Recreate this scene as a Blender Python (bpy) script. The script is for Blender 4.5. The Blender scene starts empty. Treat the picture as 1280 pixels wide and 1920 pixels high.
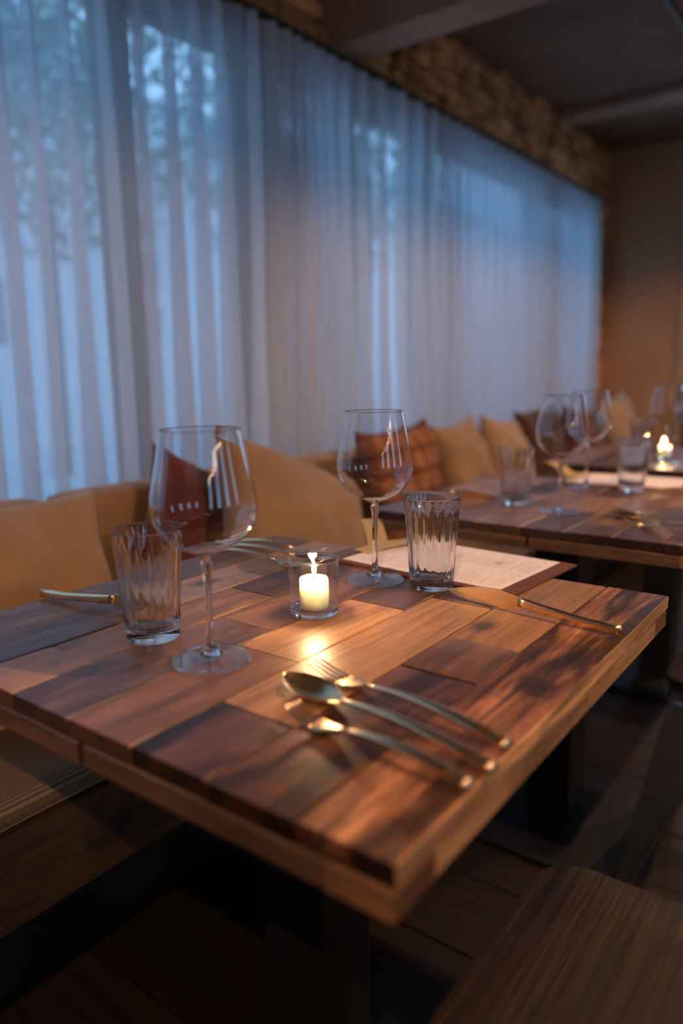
import bpy, bmesh, math, random
from mathutils import Vector, Matrix, noise
S = bpy.context.scene
COL = S.collection
rnd = random.Random(7)
PI = math.pi

# ------------------------------------------------------------------ camera
cam_d = bpy.data.cameras.new('camera'); cam = bpy.data.objects.new('camera', cam_d); COL.objects.link(cam)
YAW, PITCH, ROLL = math.radians(36.909), math.radians(10.685), math.radians(-0.919)
cy_, sy_, cp_, sp_ = math.cos(YAW), math.sin(YAW), math.cos(PITCH), math.sin(PITCH)
fwd = Vector((-sy_*cp_, cy_*cp_, -sp_)); rt = Vector((cy_, sy_, 0)); up = rt.cross(fwd)
c_, s_ = math.cos(ROLL), math.sin(ROLL)
X_ = c_*rt + s_*up; Y_ = -s_*rt + c_*up; Z_ = -fwd
cam.matrix_world = Matrix(((X_.x, Y_.x, Z_.x, 0), (X_.y, Y_.y, Z_.y, 0), (X_.z, Y_.z, Z_.z, 1.04), (0, 0, 0, 1)))
cam_d.sensor_fit = 'VERTICAL'; cam_d.sensor_height = 36; cam_d.lens = 1384.54/1920*36
cam_d.clip_start = 0.02; cam_d.clip_end = 200
cam_d.dof.use_dof = True; cam_d.dof.focus_distance = 0.93; cam_d.dof.aperture_fstop = 1.8
S.camera = cam

# ------------------------------------------------------------------ world, exposure
w = bpy.data.worlds.new('dusk'); S.world = w; w.use_nodes = True
nt = w.node_tree; nt.nodes.clear()
wo = nt.nodes.new('ShaderNodeOutputWorld'); bg = nt.nodes.new('ShaderNodeBackground')
tc = nt.nodes.new('ShaderNodeTexCoord'); sx = nt.nodes.new('ShaderNodeSeparateXYZ'); rp = nt.nodes.new('ShaderNodeValToRGB')
nt.links.new(tc.outputs['Generated'], sx.inputs[0]); nt.links.new(sx.outputs['Z'], rp.inputs[0])
rp.color_ramp.elements[0].position = 0.0; rp.color_ramp.elements[0].color = (0.40, 0.62, 0.95, 1)
rp.color_ramp.elements[1].position = 0.7; rp.color_ramp.elements[1].color = (0.13, 0.36, 0.60, 1)
nt.links.new(rp.outputs[0], bg.inputs[0]); bg.inputs[1].default_value = 4.2
nt.links.new(bg.outputs[0], wo.inputs[0])
S.view_settings.view_transform = 'Standard'; S.view_settings.look = 'None'
S.view_settings.gamma = 1; S.view_settings.use_curve_mapping = False
S.view_settings.exposure = 0.0
cyc = S.cycles
cyc.max_bounces = 14; cyc.transmission_bounces = 12; cyc.transparent_max_bounces = 24; cyc.glossy_bounces = 6
cyc.diffuse_bounces = 4; cyc.sample_clamp_indirect = 4; cyc.blur_glossy = 0.5; cyc.use_denoising = True

# lamps of the room
PENDANTS = [(.36, -.80), (.36, 0.95), (.36, 2.45), (.36, 3.95)]
PEND_Z, PEND_W = 2.2, 66
WARM = (1.0, 0.56, 0.31)
CANDLE_W = 1.5

# ------------------------------------------------------------------ helpers
def tag(o, label=None, cat=None, group=None, kind=None):
    if label: o['label'] = label
    if cat: o['category'] = cat
    if group: o['group'] = group
    if kind: o['kind'] = kind
    return o
def link(o, parent=None):
    COL.objects.link(o)
    if parent: o.parent = parent
    return o
def empty(name, loc=(0, 0, 0), rz=0.0, **k):
    o = bpy.data.objects.new(name, None); o.empty_display_size = .05
    o.location = loc; o.rotation_euler = (0, 0, rz); link(o); return tag(o, **k)
def mesh(name, vs, fs, mat=None, smooth=False):
    m = bpy.data.meshes.new(name); m.from_pydata([tuple(v) for v in vs], [], fs)
    m.validate()
    bm = bmesh.new(); bm.from_mesh(m); bmesh.ops.recalc_face_normals(bm, faces=bm.faces); bm.to_mesh(m); bm.free()
    if smooth:
        for p in m.polygons: p.use_smooth = True
    if mat: m.materials.append(mat)
    return m
def obj(name, me, parent=None, loc=(0, 0, 0), rot=(0, 0, 0), **k):
    o = bpy.data.objects.new(name, me); o.location = loc; o.rotation_euler = rot
    link(o, parent); return tag(o, **k)
class MB:
    def __init__(s): s.v = []; s.f = []
    def add(s, vs, fs):
        n = len(s.v); s.v += [Vector(v) for v in vs]; s.f += [tuple(i+n for i in f) for f in fs]; return s
    def box(s, x0, x1, y0, y1, z0, z1, b=0.0):
        if b <= 0:
            return s.add([(x, y, z) for z in (z0, z1) for y in (y0, y1) for x in (x0, x1)],
                  [(0, 2, 3, 1), (4, 5, 7, 6), (0, 1, 5, 4), (2, 6, 7, 3), (0, 4, 6, 2), (1, 3, 7, 5)])
        bm = bmesh.new(); bmesh.ops.create_cube(bm, size=1)
        for v in bm.verts:
            v.co = Vector(((x0+x1)/2+v.co.x*(x1-x0), (y0+y1)/2+v.co.y*(y1-y0), (z0+z1)/2+v.co.z*(z1-z0)))
        bmesh.ops.bevel(bm, geom=bm.edges[:], offset=b, segments=2, profile=.6, affect='EDGES')
        bm.verts.index_update()
        s.add([v.co.copy() for v in bm.verts], [tuple(v.index for v in f.verts) for f in bm.faces]); bm.free(); return s
    def tube(s, pts, r, n=10, cap=True, up=Vector((0, 0, 1)), prof=None):
        pts = [Vector(p) for p in pts]; R = r if hasattr(r, '__len__') else [r]*len(pts); rings = []
        pn = None
        for i, p in enumerate(pts):
            t = (pts[min(i+1, len(pts)-1)]-pts[max(i-1, 0)]).normalized()
            if pn is None:
                u = up if abs(t.dot(up)) < .95 else Vector((1, 0, 0)); a = t.cross(u).normalized()
            else: a = (pn - t*pn.dot(t)).normalized()
            pn = a; b = a.cross(t)
            rx, ry = R[i] if hasattr(R[i], '__len__') else (R[i], R[i])
            ring = []
            for k in range(n):
                an = 2*PI*k/n; c, d = math.cos(an), math.sin(an)
                if prof: c = math.copysign(abs(c)**prof, c); d = math.copysign(abs(d)**prof, d)
                ring.append(p + a*c*rx + b*d*ry)
            rings.append(ring)
        vs = [v for g in rings for v in g]; fs = []
        for i in range(len(rings)-1):
            for k in range(n): k2 = (k+1) % n; fs.append((i*n+k, i*n+k2, (i+1)*n+k2, (i+1)*n+k))
        if cap: fs.append(tuple(range(n))[::-1]); fs.append(tuple((len(rings)-1)*n+k for k in range(n)))
        return s.add(vs, fs)
    def lathe(s, prof, n=48, rad=None, closed=False):
        vs = []; idx = []
        for (r, z) in prof:
            if r < 1e-6: idx.append([len(vs)]); vs.append((0, 0, z)); continue
            row = []
            for k in range(n):
                a = 2*PI*k/n; rr = r if rad is None else rad(r, z, a)
                row.append(len(vs)); vs.append((rr*math.cos(a), rr*math.sin(a), z))
            idx.append(row)
        fs = []; m = len(idx)
        for i in range(m if closed else m-1):
            A, B = idx[i], idx[(i+1) % m]
            for k in range(n):
                k2 = (k+1) % n
                if len(A) == 1 and len(B) == 1: continue
                if len(A) == 1: fs.append((A[0], B[k], B[k2]))
                elif len(B) == 1: fs.append((A[k], A[k2], B[0]))
                else: fs.append((A[k], A[k2], B[k2], B[k]))
        return s.add(vs, fs)
    def mesh(s, name, mat, smooth=False): return mesh(name, s.v, s.f, mat, smooth)
def autosmooth(o, ang=40):
    m = o.data
    for p in m.polygons: p.use_smooth = True
    bm = bmesh.new(); bm.from_mesh(m)
    for e in bm.edges:
        e.smooth = len(e.link_faces) != 2 or e.calc_face_angle(0) < math.radians(ang)
    bm.to_mesh(m); bm.free(); return o
def dup(root, loc=None, rz=None, label=None):
    r = root.copy(); COL.objects.link(r)
    if loc is not None: r.location = loc
    if rz is not None: r.rotation_euler = (0, 0, rz)
    if label: r['label'] = label
    def rec(src, dst):
        for ch in [o for o in src.children]:
            c = ch.copy(); COL.objects.link(c); c.parent = dst; rec(ch, c)
    rec(root, r); return r

# ------------------------------------------------------------------ materials
def newmat(name):
    m = bpy.data.materials.new(name); m.use_nodes = True; t = m.node_tree; t.nodes.clear()
    o = t.nodes.new('ShaderNodeOutputMaterial'); return m, t, o
def N(t, typ, **k):
    n = t.nodes.new('ShaderNode'+typ)
    for a, b in k.items(): setattr(n, a, b)
    return n
def mapped(t, scale, coord='Object', rand=False):
    tc = N(t, 'TexCoord'); mp = N(t, 'Mapping'); mp.inputs['Scale'].default_value = scale
    src = tc.outputs[coord]
    if rand:
        oi = N(t, 'ObjectInfo'); ad = N(t, 'VectorMath', operation='ADD'); mu = N(t, 'Math', operation='MULTIPLY')
        mu.inputs[1].default_value = 37.0; t.links.new(oi.outputs['Random'], mu.inputs[0])
        t.links.new(src, ad.inputs[0]); t.links.new(mu.outputs[0], ad.inputs[1]); src = ad.outputs[0]
    t.links.new(src, mp.inputs[0]); return mp.outputs[0]
def noise_n(t, vec, scale=1, detail=4, rough=.55, dist=0):
    n = N(t, 'TexNoise'); n.inputs['Scale'].default_value = scale; n.inputs['Detail'].default_value = detail
    n.inputs['Roughness'].default_value = rough; n.inputs['Distortion'].default_value = dist
    t.links.new(vec, n.inputs['Vector']); return n.outputs['Fac']
def ramp(t, fac, stops):
    r = N(t, 'ValToRGB'); e = r.color_ramp.elements
    while len(e) < len(stops): e.new(0.5)
    for q, (p, c) in zip(e, stops):
        q.position = p; q.color = (c if hasattr(c, '__len__') else (c, c, c)) + ((1,) if (not hasattr(c, '__len__') or len(c) == 3) else ())
    t.links.new(fac, r.inputs[0]); return r.outputs[0]
def mixc(t, fac, a, b, mode='MIX'):
    m = N(t, 'Mix', data_type='RGBA', blend_type=mode)
    for inp, v in ((m.inputs[0], fac), (m.inputs[6], a), (m.inputs[7], b)):
        if hasattr(v, 'is_linked') or isinstance(v, bpy.types.NodeSocket): t.links.new(v, inp)
        elif hasattr(v, '__len__'): inp.default_value = tuple(v)+((1,) if len(v) == 3 else ())
        else: inp.default_value = v
    return m.outputs[2]
def bsdf(t, o, color=None, rough=.5, metal=0, **k):
    b = N(t, 'BsdfPrincipled')
    if color is not None:
        if isinstance(color, bpy.types.NodeSocket): t.links.new(color, b.inputs['Base Color'])
        else: b.inputs['Base Color'].default_value = (*color, 1)
    if isinstance(rough, bpy.types.NodeSocket): t.links.new(rough, b.inputs['Roughness'])
    else: b.inputs['Roughness'].default_value = rough
    b.inputs['Metallic'].default_value = metal
    for a, v in k.items(): b.inputs[a.replace('_', ' ')].default_value = v
    t.links.new(b.outputs[0], o.inputs[0]); return b
def bump(t, b, h, strength=.2, dist=.002):
    n = N(t, 'Bump'); n.inputs['Strength'].default_value = strength; n.inputs['Distance'].default_value = dist
    t.links.new(h, n.inputs['Height']); t.links.new(n.outputs[0], b.inputs['Normal'])
def plain(name, color, rough=.5, metal=0, var=.15, scale=8, bmp=0, **k):
    m, t, o = newmat(name); v = mapped(t, (scale,)*3)
    f = noise_n(t, v, 1, 5)
    c = ramp(t, f, [(.3, tuple(x*(1-var) for x in color)), (.7, tuple(min(1, x*(1+var)) for x in color))])
    b = bsdf(t, o, c, rough, metal, **k)
    if bmp: bump(t, b, noise_n(t, mapped(t, (scale*12,)*3), 1, 6), bmp)
    return m

def wood_tinted(name, grain_axis='y', rough=.34, bmp=.25, gdark=.60, gscale=70, coat=.25, ghi=1.15, side=None):
    """object colour = base tone, object alpha = how much dark staining"""
    m, t, o = newmat(name)
    ax = {'y': (gscale, 4, gscale*.6), 'x': (4, gscale, gscale*.6)}[grain_axis]
    axf = {'y': (430, 9, 200), 'x': (9, 430, 200)}[grain_axis]
    ax2 = {'y': (14, 3.2, 6), 'x': (3.2, 14, 6)}[grain_axis]
    ax3 = {'y': (9, 5, 5), 'x': (5, 9, 5)}[grain_axis]
    oi = N(t, 'ObjectInfo')
    g = noise_n(t, mapped(t, ax, rand=True), 1, 6, .62, .8)
    gf = noise_n(t, mapped(t, axf, rand=True), 1, 3, .6)
    gm = mixc(t, 1.0, ramp(t, g, [(.32, gdark), (.5, .9), (.72, ghi)]), ramp(t, gf, [(.3, .70), (.7, 1.2)]), 'MULTIPLY')
    st = noise_n(t, mapped(t, ax2, rand=True), 1, 5, .62, 1.6)
    stm = ramp(t, st, [(.43, 0.0), (.57, 1.0)])
    base = mixc(t, 1.0, oi.outputs['Color'], gm, 'MULTIPLY')
    sm = N(t, 'Math', operation='MULTIPLY'); t.links.new(stm, sm.inputs[0]); t.links.new(oi.outputs['Alpha'], sm.inputs[1])
    dark = mixc(t, 1.0, base, (.15, .125, .125), 'MULTIPLY')
    c = mixc(t, sm.outputs[0], base, dark)
    # knots
    vo = N(t, 'TexVoronoi'); t.links.new(mapped(t, ax3, rand=True), vo.inputs['Vector']); vo.inputs['Scale'].default_value = 1.0
    kd = ramp(t, vo.outputs['Distance'], [(.05, 1.0), (.17, 0.0)])
    kc = ramp(t, vo.outputs['Color'], [(.74, 0.0), (.78, 1.0)])
    km = N(t, 'Math', operation='MULTIPLY'); t.links.new(kd, km.inputs[0]); t.links.new(kc, km.inputs[1])
    c = mixc(t, km.outputs[0], c, (.018, .012, .012))
    # small scratches and saw marks across the grain
    sc = noise_n(t, mapped(t, {'y': (14, 150, 14), 'x': (150, 14, 14)}[grain_axis], rand=True), 1, 3, .5, .3)
    scm = ramp(t, sc, [(.60, 0.0), (.72, .35)])
    c = mixc(t, scm, c, mixc(t, 1.0, c, (.45, .42, .42), 'MULTIPLY'))
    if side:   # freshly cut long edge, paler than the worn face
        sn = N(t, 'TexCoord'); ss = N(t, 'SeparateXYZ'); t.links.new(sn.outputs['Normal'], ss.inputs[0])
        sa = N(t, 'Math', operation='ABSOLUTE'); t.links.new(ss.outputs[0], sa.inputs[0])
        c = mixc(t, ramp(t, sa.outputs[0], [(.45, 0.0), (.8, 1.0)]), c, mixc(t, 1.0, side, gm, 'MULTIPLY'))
    # end grain is darker and duller than the face
    ge = N(t, 'TexCoord'); se = N(t, 'SeparateXYZ'); t.links.new(ge.outputs['Normal'], se.inputs[0])
    ab = N(t, 'Math', operation='ABSOLUTE'); t.links.new(se.outputs[1 if grain_axis == 'y' else 0], ab.inputs[0])
    em = ramp(t, ab.outputs[0], [(.6, 0.0), (.85, 1.0)])
    c = mixc(t, em, c, mixc(t, 1.0, c, (.40, .36, .34), 'MULTIPLY'))
    rr = N(t, 'MapRange'); rr.inputs[3].default_value = rough-.08; rr.inputs[4].default_value = rough+.16
    t.links.new(st, rr.inputs[0])
    b = bsdf(t, o, c, rr.outputs[0]); b.inputs['Coat Weight'].default_value = coat; b.inputs['Coat Roughness'].default_value = .30
    bump(t, b, g, bmp, .0012)
    return m
M = {}
M['table_wood'] = wood_tinted('reclaimed_wood')
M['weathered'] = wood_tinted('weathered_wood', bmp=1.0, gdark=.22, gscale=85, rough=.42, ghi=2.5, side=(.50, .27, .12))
M['frame_y'] = wood_tinted('edge_wood_y', rough=.5, coat=.05)
M['frame_x'] = wood_tinted('edge_wood_x', 'x', rough=.5, coat=.05)
M['floor'] = wood_tinted('floor_wood', 'x', rough=.5, coat=.0, bmp=.15, gscale=40)
M['seat_wood'] = wood_tinted('seat_wood', 'y', rough=.45, bmp=1.0, gdark=.2, gscale=130, coat=.05, ghi=2.6)

def thin_glass(name, tint=(1, 1, 1)):
    m, t, o = newmat(name)
    tr = N(t, 'BsdfTransparent'); tr.inputs[0].default_value = (*tint, 1)
    gl = N(t, 'BsdfGlossy'); gl.inputs['Roughness'].default_value = .0; gl.inputs['Color'].default_value = (1, 1, 1, 1)
    fr = N(t, 'Fresnel'); ge = N(t, 'NewGeometry'); mr = N(t, 'MapRange')   # same Fresnel curve from either side of the thin wall
    mr.inputs[3].default_value = 1.8; mr.inputs[4].default_value = 1/1.8
    t.links.new(ge.outputs['Backfacing'], mr.inputs[0]); t.links.new(mr.outputs[0], fr.inputs['IOR'])
    mx = N(t, 'MixShader'); t.links.new(fr.outputs[0], mx.inputs[0])
    t.links.new(tr.outputs[0], mx.inputs[1]); t.links.new(gl.outputs[0], mx.inputs[2]); t.links.new(mx.outputs[0], o.inputs[0])
    return m
def glass(name, color=(1, 1, 1), rough=0, ior=1.5):
    m, t, o = newmat(name); g = N(t, 'BsdfGlass'); g.inputs['Color'].default_value = (*color, 1)
    g.inputs['Roughness'].default_value = rough; g.inputs['IOR'].default_value = ior
    t.links.new(g.outputs[0], o.inputs[0]); return m
M['thin'] = thin_glass('thin_clear_glass', (.97, .98, .985)); M['glass'] = glass('clear_glass', (.985, .99, .995))
M['pane'] = thin_glass('window_glass', (.93, .96, .97))

def cloth(name, color, scale=900, bmp=.35, var=.12, trans=0):
    m, t, o = newmat(name)
    f = noise_n(t, mapped(t, (7, 7, 7), rand=True), 1, 4)
    c = ramp(t, f, [(.3, tuple(x*(1-var) for x in color)), (.7, tuple(min(1, x*(1+var)) for x in color))])
    b = bsdf(t, o, c, .9); b.inputs['Sheen Weight'].default_value = .25; b.inputs['Sheen Roughness'].default_value = .5
    wv = noise_n(t, mapped(t, (scale, scale*.25, scale*.6)), 1, 2)
    wk = noise_n(t, mapped(t, (14, 14, 14), rand=True), 1, 3, .5, .4)
    ad = N(t, 'Math', operation='MULTIPLY_ADD'); t.links.new(wk, ad.inputs[0]); ad.inputs[1].default_value = 5; t.links.new(wv, ad.inputs[2])
    bump(t, b, ad.outputs[0], bmp, .0015); return m
M['tan'] = cloth('tan_linen', (.26, .165, .095)); M['tan2'] = cloth('pale_linen', (.34, .235, .15))
M['backrest'] = cloth('ochre_upholstery', (.25, .145, .075)); M['burg'] = cloth('burgundy_linen', (.10, .014, .010))
M['darkpil'] = cloth('dark_brown_linen', (.05, .02, .015))
# plaid
m, t, o = newmat('plaid_linen'); M['plaid'] = m
vv = mapped(t, (1, 1, 1)); sp = N(t, 'SeparateXYZ'); t.links.new(vv, sp.inputs[0])
def band(sock, per, lo, hi):
    a = N(t, 'Math', operation='MULTIPLY'); a.inputs[1].default_value = 1/per; t.links.new(sock, a.inputs[0])
    f = N(t, 'Math', operation='FRACT'); t.links.new(a.outputs[0], f.inputs[0])
    return ramp(t, f.outputs[0], [(0, lo), (.30, lo), (.34, hi), (.62, hi), (.66, lo), (1, lo)])
c1 = band(sp.outputs[0], .075, (.29, .135, .07), (.17, .06, .032)); c2 = band(sp.outputs[1], .075, (1., .95, .9), (.55, .42, .36))
c3 = mixc(t, 1.0, c1, c2, 'MULTIPLY'); l1 = band(sp.outputs[0], .0375, (1, 1, 1), (.82, .78, .75)); c3 = mixc(t, 1.0, c3, l1, 'MULTIPLY')
b = bsdf(t, o, c3, .9); bump(t, b, noise_n(t, mapped(t, (600, 600, 600)), 1, 2), .4)
# seat pad with ribbed weave
m, t, o = newmat('ribbed_weave'); M['ribbed'] = m
wv = N(t, 'TexWave', wave_type='BANDS', bands_direction='X'); wv.inputs['Scale'].default_value = 55
wv.inputs['Distortion'].default_value = .3; t.links.new(mapped(t, (1, 1, 1)), wv.inputs['Vector'])
c = ramp(t, wv.outputs['Fac'], [(.2, (.15, .095, .05)), (.8, (.36, .24, .14))]); b = bsdf(t, o, c, .9)
bump(t, b, wv.outputs['Fac'], .7, .003)
# curtain
m, t, o = newmat('sheer_curtain'); M['curtain'] = m
wf = noise_n(t, mapped(t, (90, 160, 14)), 1, 3, .6)
cc = ramp(t, wf, [(.3, (.62, .60, .60)), (.7, (.78, .76, .74))])
df = N(t, 'BsdfDiffuse'); tl = N(t, 'BsdfTranslucent'); tr = N(t, 'BsdfTransparent')
t.links.new(cc, df.inputs[0]); tl.inputs[0].default_value = (.66, .75, .84, 1); tr.inputs[0].default_value = (.9, .95, 1, 1)
m1 = N(t, 'MixShader'); m1.inputs[0].default_value = .55; t.links.new(df.outputs[0], m1.inputs[1]); t.links.new(tl.outputs[0], m1.inputs[2])
lw = N(t, 'LayerWeight'); lw.inputs[0].default_value = .35
th = ramp(t, lw.outputs['Facing'], [(0.0, .40), (.55, .33), (.72, .24), (.95, .02)])
m2 = N(t, 'MixShader'); t.links.new(th, m2.inputs[0]); t.links.new(m1.outputs[0], m2.inputs[1]); t.links.new(tr.outputs[0], m2.inputs[2])
t.links.new(m2.outputs[0], o.inputs[0])
# metals
def metal(name, color, rough, bmp=.0, brushed=False):
    m, t, o = newmat(name); f = noise_n(t, mapped(t, (30, 30, 30)), 1, 4)
    r = N(t, 'MapRange'); r.inputs[3].default_value = rough*.8; r.inputs[4].default_value = rough*1.3; t.links.new(f, r.inputs[0])
    b = bsdf(t, o, color, r.outputs[0], 1.0); return m
M['brass'] = metal('champagne_gold_metal', (1.0, .72, .42), .24)
M['gun'] = metal('gunmetal', (.22, .23, .25), .38)
M['black'] = plain('black_powder_coat', (.010, .010, .010), .5, var=.2)
M['rail'] = plain('dark_bronze_rail', (.06, .045, .03), .45, .5)
M['plaster'] = plain('brown_plaster', (.42, .24, .14), .9, var=.12, scale=3, bmp=.15)
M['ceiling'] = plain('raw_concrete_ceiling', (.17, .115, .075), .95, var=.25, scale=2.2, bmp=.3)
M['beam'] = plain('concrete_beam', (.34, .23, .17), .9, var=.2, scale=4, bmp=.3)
M['mortar'] = plain('dark_mortar', (.03, .021, .014), .95, var=.3, scale=30, bmp=.6)
M['wallfar'] = plain('warm_grey_wall', (.20, .13, .09), .9, var=.1, scale=2)
M['wframe'] = plain('dark_window_frame', (.03, .028, .025), .5)
M['paving'] = plain('pale_paving', (.60, .60, .64), .9, var=.15, scale=1.5)
M['leaf'] = plain('dusk_foliage', (.14, .20, .16), .7, var=.4, scale=4)
M['bark'] = plain('bark', (.07, .05, .035), .9, var=.3, scale=9)
M['render_wall'] = plain('pale_rendered_backdrop', (.62, .63, .66), .9, var=.08, scale=1)
M['leather'] = plain('brown_menu_board', (.15, .062, .035), .55, var=.15, scale=25, bmp=.2)
M['strap'] = plain('tan_leather_strap', (.66, .48, .22), .6, var=.12, scale=25, bmp=.15)
M['paper'] = plain('cream_menu_paper', (.90, .86, .93), .85, var=.02, scale=20)
M['ink'] = plain('grey_ink', (.52, .42, .38), .8, var=.1)
M['soot'] = plain('charred_wick', (.01, .008, .006), .9)
m, t, o = newmat('stone'); M['stone'] = m
oi = N(t, 'ObjectInfo'); f = noise_n(t, mapped(t, (14, 14, 14), rand=True), 1, 6, .65)
c = mixc(t, 1.0, oi.outputs['Color'], ramp(t, f, [(.3, .5), (.7, 1.25)]), 'MULTIPLY'); b = bsdf(t, o, c, .9)
bump(t, b, f, .6, .01)
m, t, o = newmat('wax'); M['wax'] = m
b = bsdf(t, o, (.98, .93, .84), .45); b.inputs['Subsurface Weight'].default_value = 1.0
b.inputs['Subsurface Radius'].default_value = (1, .85, .7); b.inputs['Subsurface Scale'].default_value = .03
def emit(name, color, st):
    m, t, o = newmat(name); e = N(t, 'Emission'); e.inputs[0].default_value = (*color, 1); e.inputs[1].default_value = st
    t.links.new(e.outputs[0], o.inputs[0]); return m
M['flame'] = emit('candle_flame', (1, .66, .30), 90); M['bulb'] = emit('warm_bulb', (1, .58, .27), 90)

# ------------------------------------------------------------------ structure
WX = -1.76           # inner face of the window wall
def struct(name, mb, mat, **k):
    return obj(name, mb.mesh(name, mat), kind='structure', **k)
YE = 5.45
# floor : sub-floor plus boards running across the room
fl = struct('floor', MB().box(-2.1, 4.2, -3.2, 7.6, -.06, -.012), M['mortar'])
def plank_mesh(name, w, l, h, mat, axis='y', seg=6, ch=.0012, jit=.0006, r=None, endjit=0.0):
    r = r or rnd; vs = []; fs = []
    for i in range(seg+1):
        y = -l/2 + l*i/seg
        if i in (0, seg): y += r.uniform(-endjit, endjit)
        j0, j1 = r.uniform(-jit, jit), r.uniform(-jit, jit)
        ring = [(-w/2, -h), (w/2, -h), (w/2+j1, -ch), (w/2-ch+j1, 0), (-w/2+ch+j0, 0), (-w/2+j0, -ch)]
        if i in (0, seg): ring = [(x*.998, z if z < -ch else z-ch*.6) for x, z in ring]
        vs += [((x, y, z) if axis == 'y' else (y, -x, z)) for x, z in ring]
    for i in range(seg):
        for k in range(6): k2 = (k+1) % 6; fs.append((i*6+k, i*6+k2, (i+1)*6+k2, (i+1)*6+k))
    fs.append(tuple(range(6))); fs.append(tuple(seg*6+k for k in range(6)))
    return mesh(name, vs, fs, mat)
fr = random.Random(3)
fmesh = {L: plank_mesh('board', .192, L-.004, .012, M['floor'], 'x', 4, .002, .0004, fr) for L in (1.1, 1.4, 1.7)}
y = -.90
while y < 6.6:
    x = -2.0 - fr.random()*.6 + .6
    x = -2.05
    first = True
    while x < 2.6:
        L = fr.choice((1.1, 1.4, 1.7))
        if first and fr.random() < .5: L = 1.1
        first = False
        o = obj('board', fmesh[L], fl, (x+L/2, y+.098, 0))
        k = fr.uniform(.8, 1.2); o.color = (.026*k, .013*k, .0075*k, fr.uniform(.1, .5))
        x += L
    y += .196
# ceiling, beams
CZ = 2.49
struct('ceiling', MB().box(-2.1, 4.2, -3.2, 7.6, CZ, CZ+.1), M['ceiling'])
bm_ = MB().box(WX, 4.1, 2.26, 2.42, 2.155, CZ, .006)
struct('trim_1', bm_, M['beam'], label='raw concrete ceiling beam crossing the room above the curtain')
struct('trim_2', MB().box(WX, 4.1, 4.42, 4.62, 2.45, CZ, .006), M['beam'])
# window wall: sill wall, lintel, piers (core), built as one wall with stone facing on the visible parts
wl = MB()
WINS = [(-.9, .30), (.36, 1.36), (1.41, 1.86), (2.03, 2.42), (2.47, 2.97), (3.07, 4.22), (4.32, 5.08)]
wl.box(WX-.09, WX, -1.2, YE+.3, 0, .62)
wl.box(WX-.09, WX, -1.2, YE+.3, 2.045, CZ)
edges = [-1.2] + [e for a in WINS for e in a] + [YE+.3]
for i in range(0, len(edges), 2): wl.box(WX-.09, WX, edges[i], edges[i+1], .62, 2.045)
wall = struct('wall_left', wl, M['mortar'])
# windows
for i, (a, b_) in enumerate(WINS):
    f = MB(); X0, X1 = WX-.06, WX-.02; t_ = .028
    f.box(X0, X1, a, b_, .62, .62+t_); f.box(X0, X1, a, b_, 2.045-t_, 2.045)
    f.box(X0, X1, a, a+t_, .62+t_, 2.045-t_); f.box(X0, X1, b_-t_, b_, .62+t_, 2.045-t_)
    wd = struct('window_%d' % (i+1), f, M['wframe'])
    obj('pane', MB().box(WX-.043, WX-.037, a+t_, b_-t_, .62+t_, 2.045-t_).mesh('pane', M['pane']), wd)
# stones
def stone_mesh(seed):
    r = random.Random(seed); bm = bmesh.new(); bmesh.ops.create_cube(bm, size=1)
    for v in bm.verts: v.co += Vector((r.uniform(-.10, .10), r.uniform(-.12, .12), r.uniform(-.15, .15)))
    bmesh.ops.bevel(bm, geom=bm.edges[:], offset=.16, segments=1, affect='EDGES')
    me = bpy.data.meshes.new('stone'); bm.to_mesh(me); bm.free(); me.materials.append(M['stone'])
    for p in me.polygons: p.use_smooth = True
    return me
SM = [stone_mesh(i) for i in range(8)]
sr = random.Random(11)
def stones(y0, y1, z0, z1, hh=.056, ll=.135):
    z = z0
    while z < z1-.02:
        h = min(hh*sr.uniform(.8, 1.3), z1-z); y = y0 - sr.random()*ll*.5
        while y < y1:
            l = ll*sr.uniform(.6, 1.35); a, b_ = max(y, y0), min(y+l, y1)
            if b_-a > .03:
                o = obj('stone', sr.choice(SM), wall, (WX+sr.uniform(-.006, .022), (a+b_)/2, z+h/2), (0, 0, 0))
                o.scale = (sr.uniform(.05, .075), (b_-a)*.95, h*.92)
                k = sr.uniform(.5, 1.3); o.color = (.72*k, .37*k, .14*k, 1)
            y += l
        z += h
stones(2.43, 5.44, 2.12, CZ-.01)
stones(1.25, 2.25, 2.13, CZ-.01, .085, .24)
stones(5.13, 5.44, .80, 2.12)
# end wall, trim, door beyond
struct('wall_back', MB().box(WX, -1.23, YE, YE+.16, 0, CZ).box(-.35, 4.2, YE, YE+.16, 0, CZ).box(-1.23, -.35, YE, YE+.16, 2.2, CZ), M['plaster'])
struct('trim_3', MB().box(-1.245, -1.18, YE-.015, YE+.17, 0, 2.2, .004), plain('pale_door_casing', (.34, .24, .15), .6))
dr = struct('door_1', MB().box(-1.18, -1.10, YE+.05, YE+.10, 0, 2.2).box(-.43, -.35, YE+.05, YE+.10, 0, 2.2).box(-1.10, -.43, YE+.05, YE+.10, 0, .95).box(-1.10, -.43, YE+.05, YE+.10, 2.1, 2.2), M['wframe'])
obj('pane', MB().box(-1.10, -.43, YE+.07, YE+.076, .95, 2.1).mesh('pane', M['pane']), dr)
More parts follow.
